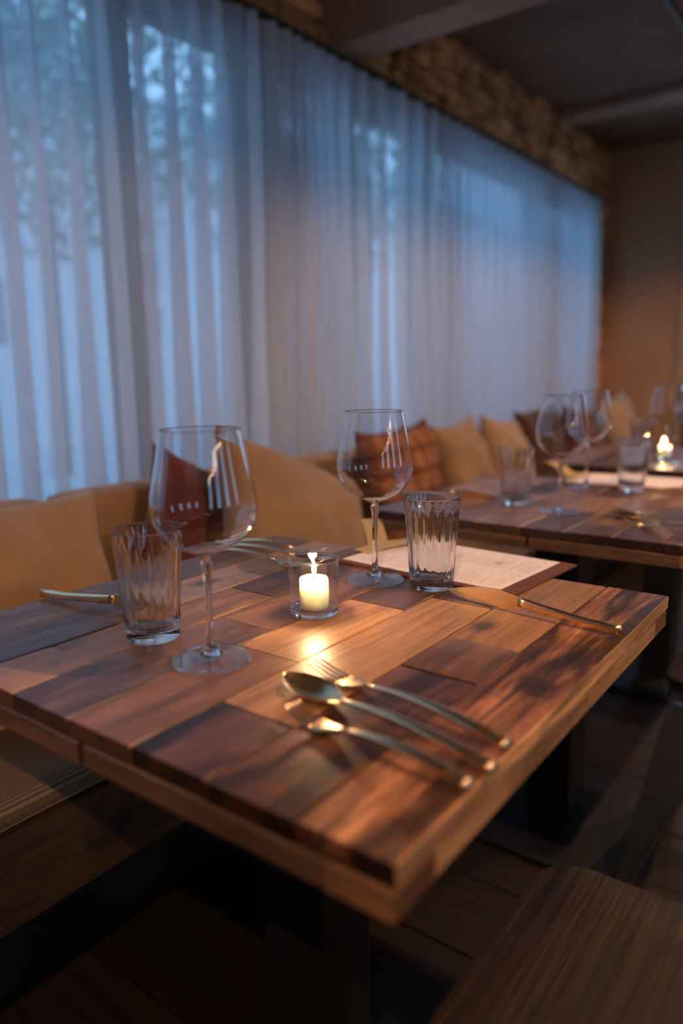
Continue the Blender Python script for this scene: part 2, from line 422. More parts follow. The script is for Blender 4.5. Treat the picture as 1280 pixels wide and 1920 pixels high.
# rest of the room, outside the frame
wr = MB(); RX = 4.0
wr.box(RX, RX+.15, -3.2, YE+.2, 0, .7); wr.box(RX, RX+.15, -3.2, YE+.2, 2.3, CZ)
rw = [(-2.2, -1.5), (-.6, .1), (1.0, 1.7), (3.2, 3.9)]
ed = [-3.2] + [e for a in rw for e in a] + [YE+.2]
for i in range(0, len(ed), 2): wr.box(RX, RX+.15, ed[i], ed[i+1], .7, 2.3)
struct('wall_right', wr, M['wallfar'])
for i, (a, b_) in enumerate(rw):
    f = MB().box(RX+.05, RX+.1, a, a+.04, .7, 2.3).box(RX+.05, RX+.1, b_-.04, b_, .7, 2.3).box(RX+.05, RX+.1, a, b_, .7, .74).box(RX+.05, RX+.1, a, b_, 2.26, 2.3)
    wd = struct('window_%d' % (i+8), f, M['wframe'])
    obj('pane', MB().box(RX+.072, RX+.078, a+.04, b_-.04, .74, 2.26).mesh('pane', M['pane']), wd)
struct('wall_front', MB().box(-2.1, RX+.15, -3.3, -3.2, 0, CZ), M['wallfar'])
struct('wall_far_left', MB().box(WX-.25, WX, -3.2, -1.2, 0, CZ), M['wallfar'])
# outdoors
struct('ground_outside', MB().box(-30, WX-.25, -14, 30, -.25, -.15), M['paving'])

# rail
rail = empty('curtain_rail', (WX+.075, 0, 2.122), label='long dark curtain rail running under the stone lintel', cat='curtain rail')
obj('rail', MB().box(-.012, .012, -1.0, 5.12, -.012, .012, .003).mesh('rail', M['rail']), rail)
for yy in (-.6, .6, 1.85, 3.0, 4.1, 5.0):
    obj('bracket', MB().box(-.075, -.010, yy-.012, yy+.012, -.006, .012).mesh('bracket', M['rail']), rail)

# curtains
def curtain(y0, y1, seed, label, xoff=0):
    r = random.Random(seed); n = int((y1-y0)/.0075); nz = 44; ztop, zbot = 2.108, .10
    # pleat phase with irregular widths
    ph = [0.0]; 
    for i in range(n):
        y = y0+(y1-y0)*i/n
        d = .105 + .035*noise.noise(Vector((y*1.7, seed, 0)))*2
        ph.append(ph[-1] + 2*PI*(y1-y0)/n/max(d, .06))
    vs = []
    for j in range(nz+1):
        tz = j/nz; z = ztop + (zbot-ztop)*tz
        for i in range(n+1):
            y = y0+(y1-y0)*i/n
            p = ph[i] + 1.5*tz*noise.noise(Vector((y*1.1, z*.45, seed+4))) + .6*tz*noise.noise(Vector((y*4, z*.8, seed+9)))
            amp = (.024 + .026*min(1, tz*1.6)) * (1 + .55*noise.noise(Vector((ph[i]/6.28, z*.5, seed+2))))
            x = amp*math.sin(p) + .30*amp*math.sin(2*p+1.3+2*noise.noise(Vector((y*2, z, seed)))) \
                + .018*tz*noise.noise(Vector((y*2.2, z*.6, seed+7)))
            yy = y + (.0245-.0055*min(1, tz*1.3))*math.sin(p+.5) + .004*math.sin(2*p+.4) + .05*tz*noise.noise(Vector((y*.9, z*.5, seed+5)))
            vs.append((WX+.078+xoff + x + .014*tz, yy, z))
    fs = []
    for j in range(nz):
        for i in range(n): a = j*(n+1)+i; fs.append((a, a+1, a+n+2, a+n+1))
    me = bpy.data.meshes.new('curtain'); me.from_pydata(vs, [], fs)
    for p in me.polygons: p.use_smooth = True
    me.materials.append(M['curtain'])
    root = empty('curtain', (WX+.08, (y0+y1)/2, .1), label=label, cat='curtain', group='sheer curtains along the window wall')
    o = obj('drape', me, root); o.matrix_parent_inverse = Matrix.Translation((-(WX+.08), -(y0+y1)/2, -.1))
    h = MB(); 
    for i in range(0, n, 4):
        pass
    return root
curtain(-.9, 1.745, 3, 'nearest grey sheer curtain panel, on the left in front of the big blue window')
curtain(1.775, 5.08, 8, 'far grey sheer curtain panel reaching to the stone corner of the room', .004)

# trees and added backdrop wall outside
def tree(loc, h, rad, n, seed, label):
    r = random.Random(seed); root = empty('tree', loc, label=label, cat='tree', group='dark trees outside the windows')
    obj('trunk', MB().tube([(0, 0, -.16), (.05, .03, h*.4), (-.04, .05, h*.75)], [.12, .09, .05], 8).mesh('trunk', M['bark'], True), root)
    vs = []; fs = []
    for i in range(n):
        d = Vector((r.gauss(0, 1), r.gauss(0, 1), r.gauss(0, 1))).normalized()*r.random()**.5
        p = Vector((d.x*rad, d.y*rad, h*.72 + d.z*h*.34)); s = r.uniform(.05, .13)
        a = Vector((r.gauss(0, 1), r.gauss(0, 1), r.gauss(0, 1))).normalized(); b_ = a.orthogonal().normalized()
        k = len(vs); vs += [p-a*s, p+b_*s*.4, p+a*s, p-b_*s*.4]; fs.append((k, k+1, k+2, k+3))
    o = obj('foliage', mesh('foliage', vs, fs, M['leaf']), root); o['kind'] = 'stuff'
# added pale backdrop evens out the sky; slots leave bright spots of it
hs = empty('house_backdrop', (-12, 6, -.15), label='added pale backdrop wall outside, blurred through the curtains', cat='house_backdrop')
hw = MB().box(-.6, .6, -26, .2, 0, 6.1, .01).box(-.6, .6, .5, 2.9, 0, 6.1, .01).box(-.6, .6, 3.6, 30, 0, 6.1, .01)
hw.box(-.6, .6, .2, .5, 0, 1.7).box(-.6, .6, .2, .5, 2.7, 6.1).box(-.6, .6, 2.9, 3.6, 0, 1.9).box(-.6, .6, 2.9, 3.6, 2.45, 2.8).box(-.6, .6, 2.9, 3.6, 3.4, 3.65).box(-.6, .6, 2.9, 3.6, 4.1, 6.1)
obj('facade', hw.mesh('facade', M['render_wall']), hs)
wn = MB().box(-.5, .5, -.56, .56, -.8, .8, .01).mesh('window', M['wframe'])
for yy in (-6, -3.5, 16, 19, 22): obj('window', wn, hs, (.14, yy, 2.4))
tree((-6.5, 1.0, -.02), 5.8, 1.9, 3200, 1, 'dark leafy tree seen blurred through the nearest curtain')
tree((-8.2, 5.2, -.02), 6.4, 2.3, 4200, 2, 'tall dark tree behind the middle of the curtains')
tree((-8.2, 10.4, -.02), 6.4, 2.4, 4200, 3, 'dark tree behind the far end of the curtains')

# ------------------------------------------------------------------ bench
bench = empty('bench', (-1.25, 2.0, 0), label='long wooden banquette bench with ribbed seat pads along the curtains', cat='bench')
B0, B1 = -.9, 5.2
def rel(o, root=bench): o.matrix_parent_inverse = Matrix.Translation(-root.location); return o
fbm = plank_mesh('front_board', .14, 3.05, .022, M['frame_y'], 'y', 8)
for i, yc in enumerate((B0+1.525, B0+4.575)):
    o = rel(obj('front_board', fbm, bench, (-.906, yc, .36), (0, PI/2, 0))); o.color = (.095, .047, .019, .35)
knot = rel(obj('knot', mesh('knot', *(lambda k: (k.v, k.f))(MB().lathe([(0, .0025), (.016, .0022), (.026, .001), (.030, 0), (0, -.001)], 20)), plain('dark_knot', (.035, .02, .012), .7)), bench, (-.9055, .60, .362), (0, PI/2, 0)))
knot.scale = (1.0, 1.5, 1)
rel(obj('plinth', MB().box(-1.55, -1.12, B0, B1, 0, .29).mesh('plinth', M['black']), bench))
rel(obj('seat_base', MB().box(-1.62, -.93, B0, B1, .29, .425).mesh('seat_base', M['frame_y']), bench)).color = (.2, .1, .04, .3)
def pad(y0, y1):
    k = MB(); n = 8; prof = []
    # rounded front roll
    pts = [(-1.50, .426), (-.915, .426)] + [(-.935+.022*math.cos(a), .4475+.0215*math.sin(a)) for a in [(-90+15*i)*PI/180 for i in range(0, 13)]][1:] + [(-1.0, .473), (-1.2, .474), (-1.50, .47)]
    ys = [y0, y0+.008, y1-.008, y1]
    vs = []
    for j, yy in enumerate(ys):
        q = .985 if j in (0, 3) else 1
        cx, cz = -1.2, .45
        vs += [((x-cx)*q+cx, yy, (z-cz)*q+cz) for x, z in pts]
    m_ = len(pts); fs = []
    for j in range(3):
        for i in range(m_): i2 = (i+1) % m_; fs.append((j*m_+i, j*m_+i2, (j+1)*m_+i2, (j+1)*m_+i))
    fs.append(tuple(range(m_))); fs.append(tuple(3*m_+i for i in range(m_)))
    return mesh('seat_pad', vs, fs, M['ribbed'], False)
for a, b_ in ((-.9, .30), (.31, 1.50), (1.51, 2.70), (2.71, 3.9), (3.91, 5.2)):
    autosmooth(rel(obj('seat_pad', pad(a, b_), bench)))
def cushion_box(name, x0, x1, y0, y1, z0, z1, mat, bev=.03):
    k = MB().box(x0, x1, y0, y1, z0, z1, bev); return k.mesh(name, mat, True)
for a, b_ in ((-.9, .03), (.04, .915), (.945, 1.98), (2.0, 3.05), (3.07, 4.1), (4.12, 5.2)):
    rel(obj('back_cushion', cushion_box('back_cushion', -1.60, -1.46, a, b_, .476, .775, M['backrest'], .04), bench))

# ------------------------------------------------------------------ pillows
def pillow_mesh(seed, mat, w=.5, h=.5, th=.075, ear=.10):
    n = 22; vs = []; fs = []
    for side in (1, -1):
        for j in range(n+1):
            for i in range(n+1):
                u, v = -1+2*i/n, -1+2*j/n
                eu, ev = 1-abs(u)**2.2, 1-abs(v)**2.2
                x = u*w/2*(1-ear*(1-abs(v)**3)*abs(u)**2); y = v*h/2*(1-ear*(1-abs(u)**3)*abs(v)**2)
                z = th*max(0, eu*ev)**.48
                wr_ = noise.noise(Vector((u*2.1, v*2.1, seed*3.1+side)))*.020 + (abs(noise.noise(Vector((u*4+v*1.5, v*2.6, seed*1.7))))-.2)*.022
                # radial creases out of the corners
                cr = .009*math.sin(9*math.atan2(1.15-abs(v), 1.15-abs(u)))*(abs(u)*abs(v))**1.5
                z += (wr_+cr)*min(1, (eu*ev)*3)
                vs.append((x, y, side*z))
    m_ = (n+1)**2
    for s_ in range(2):
        for j in range(n):
            for i in range(n):
                a = s_*m_+j*(n+1)+i; q = (a, a+1, a+n+2, a+n+1); fs.append(q if s_ == 0 else q[::-1])
    me = bpy.data.meshes.new('cushion_cover'); me.from_pydata(vs, [], fs)
    bm = bmesh.new(); bm.from_mesh(me); bmesh.ops.remove_doubles(bm, verts=bm.verts, dist=.0006)
    bmesh.ops.recalc_face_normals(bm, faces=bm.faces); bm.to_mesh(me); bm.free()
    for p in me.polygons: p.use_smooth = True
    me.materials.append(mat); return me
def pillow(seed, mat, c, size, roll, lean, yaw, label, th=.075, ear=.10, w=None):
    """local x -> along +y of the room, local y -> up, normal faces +x; roll turns it in its own plane"""
    me = pillow_mesh(seed, mat, w or size, size, th, ear)
    R = Matrix.Rotation(math.radians(yaw), 4, 'Z') @ Matrix.Rotation(math.radians(-lean), 4, 'Y') @ \
        Matrix(((0, 0, 1, 0), (1, 0, 0, 0), (0, 1, 0, 0), (0, 0, 0, 1))) @ Matrix.Rotation(math.radians(roll), 4, 'Z')
    o = bpy.data.objects.new('pillow', me); COL.objects.link(o); o.matrix_world = Matrix.Translation(c) @ R
    mn = min((o.matrix_world @ v.co).z for v in me.vertices)
    return tag(o, label=label, cat='pillow')
pillow(1, M['tan'], (-1.25, .60, .625), .42, 0, 22, -8, 'slumped tan linen pillow at the left edge of the picture, behind the left knife', .11, .09, .56)
pillow(2, M['burg'], (-1.345, 1.225, .645), .38, -24, 14, 4, 'burgundy linen pillow standing behind the left wine glass', .07)
pillow(3, M['tan'], (-1.17, 1.40, .625), .46, -22, 22, 12, 'large tan linen pillow tilted on its corner behind the candle', .10, .08, .60)
pillow(4, M['plaid'], (-1.31, 2.10, .665), .43, 2, 14, 0, 'orange and brown plaid pillow behind the right wine glass', .085, .14, .47)
pillow(5, M['tan'], (-1.30, 2.52, .66), .42, 3, 16, 6, 'tan pillow just right of the plaid pillow', .085, .12)
pillow(6, M['tan2'], (-1.31, 2.93, .655), .40, -6, 16, 6, 'pale tan pillow left of the dark burgundy pillow', .08, .12)
pillow(7, M['darkpil'], (-1.33, 3.36, .67), .43, 5, 14, 0, 'very dark brown pillow between the pale tan pillow and the red one', .08, .12)
pillow(8, M['burg'], (-1.27, 3.76, .66), .42, -4, 18, 8, 'burgundy pillow seen through the second table\'s wine glass', .08, .12)
pillow(9, M['tan2'], (-1.30, 4.50, .665), .46, 6, 16, 0, 'pale linen pillow farthest away near the stone corner', .08, .12)

# ------------------------------------------------------------------ tables
DARK = (.075, .040, .026); 
PL = [  # column x0,x1, joints, tones (r,g,b,stain)
 (-.889, -.803, [.332, .66, .985], [(.145, .085, .062, .55), (.17, .095, .07, .4)]),
 (-.803, -.720, [.332, .565, .985], [(.115, .065, .048, .7), (.40, .255, .19, .08)]),
 (-.720, -.640, [.332, .422, .698, .985], [(.42, .22, .125, .25), (.36, .185, .095, .6), (.13, .066, .042, .5)]),
 (-.640, -.550, [.332, .60, .985], [(.20, .105, .065, .65), (.27, .13, .065, .6)]),
 (-.550, -.465, [.332, .543, .746, .985], [(.30, .145, .075, .3), (.50, .26, .115, .03), (.15, .07, .04, .5)]),
 (-.465, -.378, [.332, .432, .810, .985], [(.17, .075, .038, 1.0), (.52, .275, .12, .06), (.13, .06, .035, .5)]),
 (-.378, -.293, [.332, .597, .695, .838, .985], [(.20, .080, .038, .95), (.24, .115, .055, .5), (.44, .225, .095, .05), (.42, .23, .11, .05)]),
 (-.293, -.213, [.332, .985], [(.31, .135, .062, 1.0)]),
]
TZ = .75
def table(dy, seed, label, group='reclaimed wood tables in a row', mirror=False, postdx=0, postdy=0):
    r = random.Random(seed)
    cx, cyy = -.551, .6585+dy
    root = empty('dining_table', (cx, cyy, 0), label=label, cat='table', group=group)
    top = obj('tabletop', MB().box(-.334, .334, -.322, .322, -.0185, -.0165).mesh('tabletop', M['black']), root, (0, 0, TZ))
    for ci, (x0, x1, js, tones) in enumerate(PL):
        order = list(range(len(tones)))
        for i in order:
            a, b_ = js[i], js[i+1]
            tn = tones[i]
            if seed != 1:
                tn = r.choice([(.145, .085, .062, .5), (.30, .16, .09, .3), (.16, .07, .042, .7), (.38, .22, .13, .2), (.22, .11, .06, .6)])
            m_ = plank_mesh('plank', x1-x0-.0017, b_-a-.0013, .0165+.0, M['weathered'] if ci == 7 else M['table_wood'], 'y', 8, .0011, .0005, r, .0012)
            lx, ly = (x0+x1)/2+.551, (a+b_)/2-.6585
            o = obj('plank', m_, top, (lx, ly, r.uniform(-.0004, .0003)))
            o.color = tn
    # frame under the boards
    H = .021
    def fb(l, wd, lx, ly, axis, col):
        m_ = plank_mesh('frame_board', wd, l, H, M['frame_'+axis], axis, 6, .0015, .0006, r)
        o = obj('frame_board', m_, root, (lx, ly, TZ-.0187)); o.color = col
    c0 = (.20, .105, .05, .4)
    fb(.35, .05, -.336+.175, -.3015, 'x', c0); fb(.265, .05, .336-.05-.1335, -.3015, 'x', (.18, .095, .045, .3)); fb(.052, .05, .336-.026+.001, -.3015-.001, 'x', (.34, .165, .065, .2))
    fb(.30, .05, .311, -.3265+.052+.149, 'y', (.50, .27, .12, .5)); fb(.25, .05, .311, .3265-.051-.1255, 'y', (.50, .27, .115, .35)); fb(.050, .05, .311, .3015, 'y', (.30, .14, .06, .3))
    fb(.60, .05, -.311, 0, 'y', c0); fb(.56, .05, 0, .3015, 'x', c0)
    # pedestal
    px, py = postdx, postdy
    obj('post', MB().box(px-.05, px+.05, py-.05, py+.05, .012, TZ-.055, .004).mesh('post', M['black']), root)
    obj('base_plate', MB().box(px-.21, px+.21, py-.225, py+.225, 0.0005, .012, .003).mesh('base_plate', M['black']), root)
    obj('top_bracket', MB().box(px-.18, px+.18, py-.18, py+.18, TZ-.055, TZ-.0400, .002).mesh('top_bracket', M['black']), root)
    return root
table(0, 1, 'nearest reclaimed wood table with the lit candle and gold cutlery in the foreground', postdx=.006)
table(.957, 2, 'second reclaimed wood table, just behind the foreground table', postdx=-.02, postdy=-.02)
table(1.915, 3, 'third wood table at the right edge, with a lit candle', postdx=-.03)

# ------------------------------------------------------------------ glassware
def wine_glass(loc, label):
    root = empty('wine_glass', loc, label=label, cat='wine glass', group='clear wine glasses')
    out = [(.0042, .1115), (.012, .1140), (.024, .1195), (.036, .1270), (.0455, .1365), (.0512, .1475), (.0530, .1585), (.0520, .172), (.0494, .187), (.0462, .203), (.0430, .219), (.0405, .2330), (.0394, .2378), (.03925, .2383)]
    inn = [(r-.0007, z+.0003) for r, z in out[1:]][::-1]
    prof = [(0, .1115)] + out + [(.0390, .2386), (.03865, .2386), (.0385, .2383), (.0386, .2377)] + [(max(r, .0), z) for r, z in inn[2:]] + [(0, .1155)]
    obj('bowl', MB().lathe(prof, 72).mesh('bowl', M['glass'], True), root)
    st = [(0, .1108), (.0040, .1108), (.0062, .1100), (.0058, .1030), (.0042, .090), (.0036, .070), (.0035, .045), (.0040, .026), (.0056, .016), (.0085, .0105), (.0120, .0080), (0, .0078)]
    obj('stem', MB().lathe(st, 48).mesh('stem', M['glass'], True), root)
    ft = [(.0118, .0080), (.0200, .0056), (.0320, .0037), (.0398, .0028)]
    obj('foot', MB().lathe(ft, 64).lathe([(.0398, .0010), (.0300, .0007), (0, .0010)], 64).mesh('foot', M['thin'], True), root)
    obj('foot_rim', MB().lathe([(.0398+.0009*math.cos(a), .0019+.0011*math.sin(a)) for a in [2*PI*i/8 for i in range(8)]], 64, closed=True).mesh('foot_rim', M['glass'], True), root)
    return root
NF = 18
def flute(r, z, a):
    ro = .0302+.0068*(z-.016)/.104
    if r < ro-.0008 or z < .014 or z > .1125: return r
    k = min(1, max(0, (z-.014)/.01))*min(1, max(0, (.1125-z)/.004))
    return r - k*.0012*abs(math.sin(NF*a/2))**1.0 + k*.0002
def tumbler(loc, label):
    root = empty('water_glass', loc, label=label, cat='tumbler', group='fluted water glasses')
    out = [(.0, .0030), (.012, .0026), (.0255, .0008), (.0285, .0010), (.0297, .004), (.0300, .012), (.0302, .016)]
    for i in range(1, 12): out.append((.0302+(.0370-.0302)*i/12, .016+.096*i/12))
    out += [(.0376, .1128), (.0382, .119), (.0385, .1243), (.03845, .1252), (.0382, .1257), (.0376, .1257), (.03735, .1252), (.0372, .1243), (.0366, .113)]
    for i in range(1, 10): out.append((.0352-(.0352-.0270)*i/10, .110-(.110-.022)*i/10))
    out += [(.0262, .016), (.022, .0125), (.012, .0112), (0, .0110)]
    obj('glass_body', MB().lathe(out, 144, flute).mesh('glass_body', M['glass'], True), root)
    return root
def candle_lamp(loc, label, off=(.0015, -.0015)):
    h = empty('candle_holder', loc, label=label[0], cat='candle holder')
    wall_ = [(.0292, .0095), (.0300, .03), (.0306, .055), (.0308, .0690)]
    obj('glass_wall', MB().lathe(wall_, 64).lathe([(r-.0018, z) for r, z in wall_], 64).mesh('glass_wall', M['thin'], True), h)
    obj('rim', MB().lathe([(.0308+.0009*math.cos(a), .0690+.0009*math.sin(a)) for a in [2*PI*i/8 for i in range(8)]], 64, closed=True).mesh('rim', M['glass'], True), h)
    obj('glass_base', MB().lathe([(0, .0006), (.026, .0004), (.0285, .0012), (.0293, .003), (.0293, .0095), (.0280, .0098), (.0265, .0085), (.018, .0075), (0, .0070)], 56).mesh('glass_base', M['glass'], True), h)
    cx, cy2 = loc[0]+off[0], loc[1]+off[1]; cz = loc[2]+.0088
    c = empty('candle', (cx, cy2, cz), label=label[1], cat='candle')
    wp = [(0, 0), (.0165, 0), (.0178, .001), (.0181, .02), (.0176, .0345), (.0165, .0375), (.0150, .0378), (.0125, .0352), (.006, .0335), (0, .0332)]
    obj('wax', MB().lathe(wp, 40, lambda r, z, a: r*(1+.012*math.sin(3*a)+.01*math.sin(5*a+1)*(z > .02))).mesh('wax', M['wax'], True), c)
    obj('wick', MB().tube([(0, 0, .032), (.0004, 0, .040), (.0015, .0004, .0445)], .0007, 6).mesh('wick', M['soot']), c)
    obj('flame', MB().lathe([(0, .0405), (.0016, .0420), (.0027, .0455), (.0028, .049), (.0018, .053), (.0009, .0570), (0, .0595)], 16).mesh('flame', M['flame'], True), c, (.0008, 0, 0))
    ld = bpy.data.lights.new('candle_light', 'POINT'); ld.energy = CANDLE_W; ld.color = (1, .58, .27); ld.shadow_soft_size = .006
    lo = bpy.data.objects.new('candle_light', ld); COL.objects.link(lo); lo.parent = c; lo.location = (.0008, 0, .052)
    return h, c
wine_glass((-.5430, .4955, TZ), 'tall wine glass nearest the camera, left of the candle')
wine_glass((-.5700, .8360, TZ), 'wine glass between the candle and the menu on the foreground table')
wine_glass((-.5400, 1.4680, TZ), 'nearer wine glass on the second table')
wine_glass((-.6000, 1.8060, TZ), 'farther wine glass on the second table, behind its menu')
wine_glass((-.5550, 2.39, TZ), 'wine glass on the third table left of the candle')
wine_glass((-.5000, 2.56, TZ), 'wine glass on the third table cut by the right edge')
tumbler((-.6480, .5060, TZ), 'fluted tumbler left of the nearest wine glass')
tumbler((-.4885, .8530, TZ), 'fluted tumbler standing in front of the white menu on the foreground table')
tumbler((-.6550, 1.5080, TZ), 'fluted tumbler at the left on the second table')
tumbler((-.4950, 1.8180, TZ), 'fluted tumbler in front of the menu on the second table')
tumbler((-.6700, 2.55, TZ), 'blurred tumbler on the third table')
candle_lamp((-.5500, .6735, TZ), ('round clear glass candle holder in the middle of the foreground table', 'short white lit candle on the foreground table'))
candle_lamp((-.5850, 2.50, TZ), ('blurred glass candle holder on the third table', 'blurred lit candle on the third table'))

# ------------------------------------------------------------------ cutlery (local x = from tip towards handle end)
def ribbon(pts, n=10, prof=.75):   # pts: (x, z, halfwidth, halfthick)
    k = MB(); k.tube([(x, 0, z) for x, z, a, b_ in pts], [(a, b_) for x, z, a, b_ in pts], n, True, Vector((0, 0, 1)), prof); return k
def arch(u):   # handle centreline height, u 0 (neck) .. 1 (end)
    return .0125*math.sin(PI*min(1, u/.98))**.9 + .0034
def handle_pts(x0, x1):
    P = []
    for i in range(17):
        u = i/16; x = x0+(x1-x0)*u
        wd = .0031+.0047*max(0, (u-.2)/.8)**1.1; th = .0017+.0029*u
        if .90 < u < .955: wd *= .80; th *= .72
        z = .0092*math.sin(PI*min(1, u*.82+.18))**.9 + th + .0008 + .0015*max(0, u-.8)*5
        P.append((x, z, wd, th))
    P.append((x1+.0030, P[-1][1], .0055, .0030)); return P
def fork_proto(L, hw, name='fork'):
    root = empty(name, (0, 0, 0))
    xn = L*.36
    h = obj('handle', ribbon(handle_pts(xn, L)).mesh('handle', M['brass'], True), root)
    z0 = handle_pts(xn, L)[0][1]
    hd = ribbon([(xn+.004, z0, .0026, .0016), (xn-.006, z0-.001, .0040, .0013), (xn-.014, .0052, hw*.8, .0011), (xn-.024, .0035, hw, .0010), (xn-.033, .0032, hw, .0010)]).mesh('head', M['brass'], True)
    head = obj('head', hd, root)
    xt = xn-.031
    for i in range(4):
        yy = -hw+hw*2*(i+.5)/4
        pts = []
        for j in range(6):
            u = j/5; x = xt*(1-u)
            z = .0032 + .0085*u**1.8
            pts.append((x, z, .0016*(1-.4*u), .0011*(1-.4*u)))
        k = MB().tube([(x, yy*(1-.06*j/5), z) for j, (x, z, a, b_) in enumerate(pts)], [(a, b_) for x, z, a, b_ in pts], 8, True, Vector((0, 0, 1)), .8)
        obj('tine', k.mesh('tine', M['brass'], True), head)
    return root
def spoon_proto(L):
    root = empty('spoon', (0, 0, 0)); xn = L*.33
    obj('handle', ribbon(handle_pts(xn, L)).mesh('handle', M['brass'], True), root)
    z0 = handle_pts(xn, L)[0][1]; n = 26; m_ = 10; vs = []; fs = []
    for side in (0, 1):
        for i in range(n+1):
            u = i/n; x = xn*1.03*u
            half = .0215*(math.sin(PI*min(1, u*.985+.004))**.62)*(1.06-.28*u) if u < .93 else .0215*(math.sin(PI*(.93*.985+.004))**.62)*(1.06-.28*.93)*(1-(u-.93)/.07)+.0028
            if u < .93: half = max(half, .0028*(u > .5))
            rim = .0115 + (z0-.0115)*u**3 - .002*math.sin(PI*u)
            for j in range(m_+1):
                v = -1+2*j/m_; dep = .0090*math.sin(PI*min(1, u))**.8*(1-v*v)
                vs.append((x, v*half, rim-dep-(.0013 if side else 0)))
    mm = (n+1)*(m_+1)
    for s_ in range(2):
        for i in range(n):
            for j in range(m_):
                a = s_*mm+i*(m_+1)+j; q = (a, a+1, a+m_+2, a+m_+1); fs.append(q)
    for i in range(n):
        for j in (0, m_): a = i*(m_+1)+j; fs.append((a, a+m_+1, a+m_+1+mm, a+mm))
    for j in range(m_):
        for i in (0, n): a = i*(m_+1)+j; fs.append((a, a+1, a+1+mm, a+mm))
    obj('bowl', mesh('bowl', vs, fs, M['brass'], True), root); return root
def knife_proto():
    root = empty('knife', (0, 0, 0)); L = .236; xb = .108   # blade stands on its edge
    n = 22; vs = []; fs = []
    for i in range(n+1):
        u = i/n; x = xb*u
        top = .0075 + .0165*math.sin(min(1, u*1.25)*PI/2)**.8 - .004*max(0, u-.75)*4
        bot = .0075 - .0070*min(1, u*3.0)**.7
        if u > .9: bot += .003*(u-.9)/.1
        tk = .0011*min(1, u*5+.15)
        vs += [(x, -tk*.15, bot), (x, -tk, (top*2+bot)/3), (x, -tk, top), (x, tk, top), (x, tk, (top*2+bot)/3), (x, tk*.15, bot)]
    for i in range(n):
        for k in range(6): k2 = (k+1) % 6; fs.append((i*6+k, i*6+k2, (i+1)*6+k2, (i+1)*6+k))
    fs.append(tuple(range(6))); fs.append(tuple(n*6+k for k in range(6)))
    obj('blade', mesh('blade', vs, fs, M['brass']), root)
    P = []
    for i in range(15):
        u = i/14; x = xb-.002+(L-xb)*u; hh = .0062-.0012*math.sin(PI*u)+.0004*u
        z = .0138-.0068*min(1, u*1.4) + .0*u
        tk = .0030+.0018*u
        if .92 < u < .97: tk *= .8; hh *= .8
        P.append((x, max(z, hh+.0004), tk, hh))
    obj('handle', ribbon(P, 12, .6).mesh('handle', M['brass'], True), root); return root
PF, PD, PS, PK = fork_proto(.232, .0125), fork_proto(.178, .0105), spoon_proto(.232), knife_proto()
used = set()
def place(proto, tip, end, label, cat, group):
    v = Vector((end[0]-tip[0], end[1]-tip[1])); rz = math.atan2(v.y, v.x)
    if id(proto) in used: o = dup(proto, (tip[0], tip[1], TZ+.0006), rz)
    else: o = proto; used.add(id(proto)); o.location = (tip[0], tip[1], TZ+.0006); o.rotation_euler = (0, 0, rz)
    tag(o, label, cat, group); return o
# foreground table, stool side
place(PF, (-.445, .535), (-.215, .494), 'gold fork farthest from the camera beside the spoon on the foreground table', 'fork', 'gold cutlery')
place(PS, (-.440, .4935), (-.214, .457), 'gold spoon lying across between the two forks, bowl to the left', 'spoon', 'gold cutlery')
place(PD, (-.392, .446), (-.216, .427), 'short gold fork nearest the camera, below the spoon', 'fork', 'gold cutlery')
place(PK, (-.450, .827), (-.217, .796), 'gold knife standing on its edge in front of the foreground menu', 'knife', 'gold cutlery')
# foreground table, bench side
def q(x, y): return (-1.103-x, 1.317-y)
place(PF, (-.668, .832), (-.895, .815), 'fork with raised tines behind the nearest wine glass, bench side of the foreground table', 'fork', 'gold cutlery')
place(PS, (-.668, .868), (-.895, .850), 'spoon behind the nearest wine glass on the bench side of the foreground table', 'spoon', 'gold cutlery')
place(PD, (-.715, .905), (-.895, .888), 'short fork farthest back on the bench side of the foreground table', 'fork', 'gold cutlery')
place(PK, (-.660, .560), (-.890, .519), 'pale shining knife left of the nearer tumbler at the bench side', 'knife', 'gold cutlery')
# second table
D = .957
place(PS, (-.448, 1.475), (-.222, 1.440), 'gold spoon on the second table near the right edge of the picture', 'spoon', 'gold cutlery')
place(PF, (-.445, 1.520), (-.215, 1.480), 'gold fork behind the spoon on the second table', 'fork', 'gold cutlery')
place(PD, (-.392, 1.405), (-.216, 1.385), 'short gold fork nearest on the second table at the right edge', 'fork', 'gold cutlery')
place(PK, (-.450, .827+D), (-.217, .796+D), 'gold knife at the right edge before the second table\'s menu', 'knife', 'gold cutlery')
place(PF, (-.668, .832+D), (-.895, .815+D), 'blurred fork on the bench side of the second table', 'fork', 'gold cutlery')
place(PK, (-.690, .545+D), (-.895, .519+D), 'blurred knife on the bench side of the second table', 'knife', 'gold cutlery')

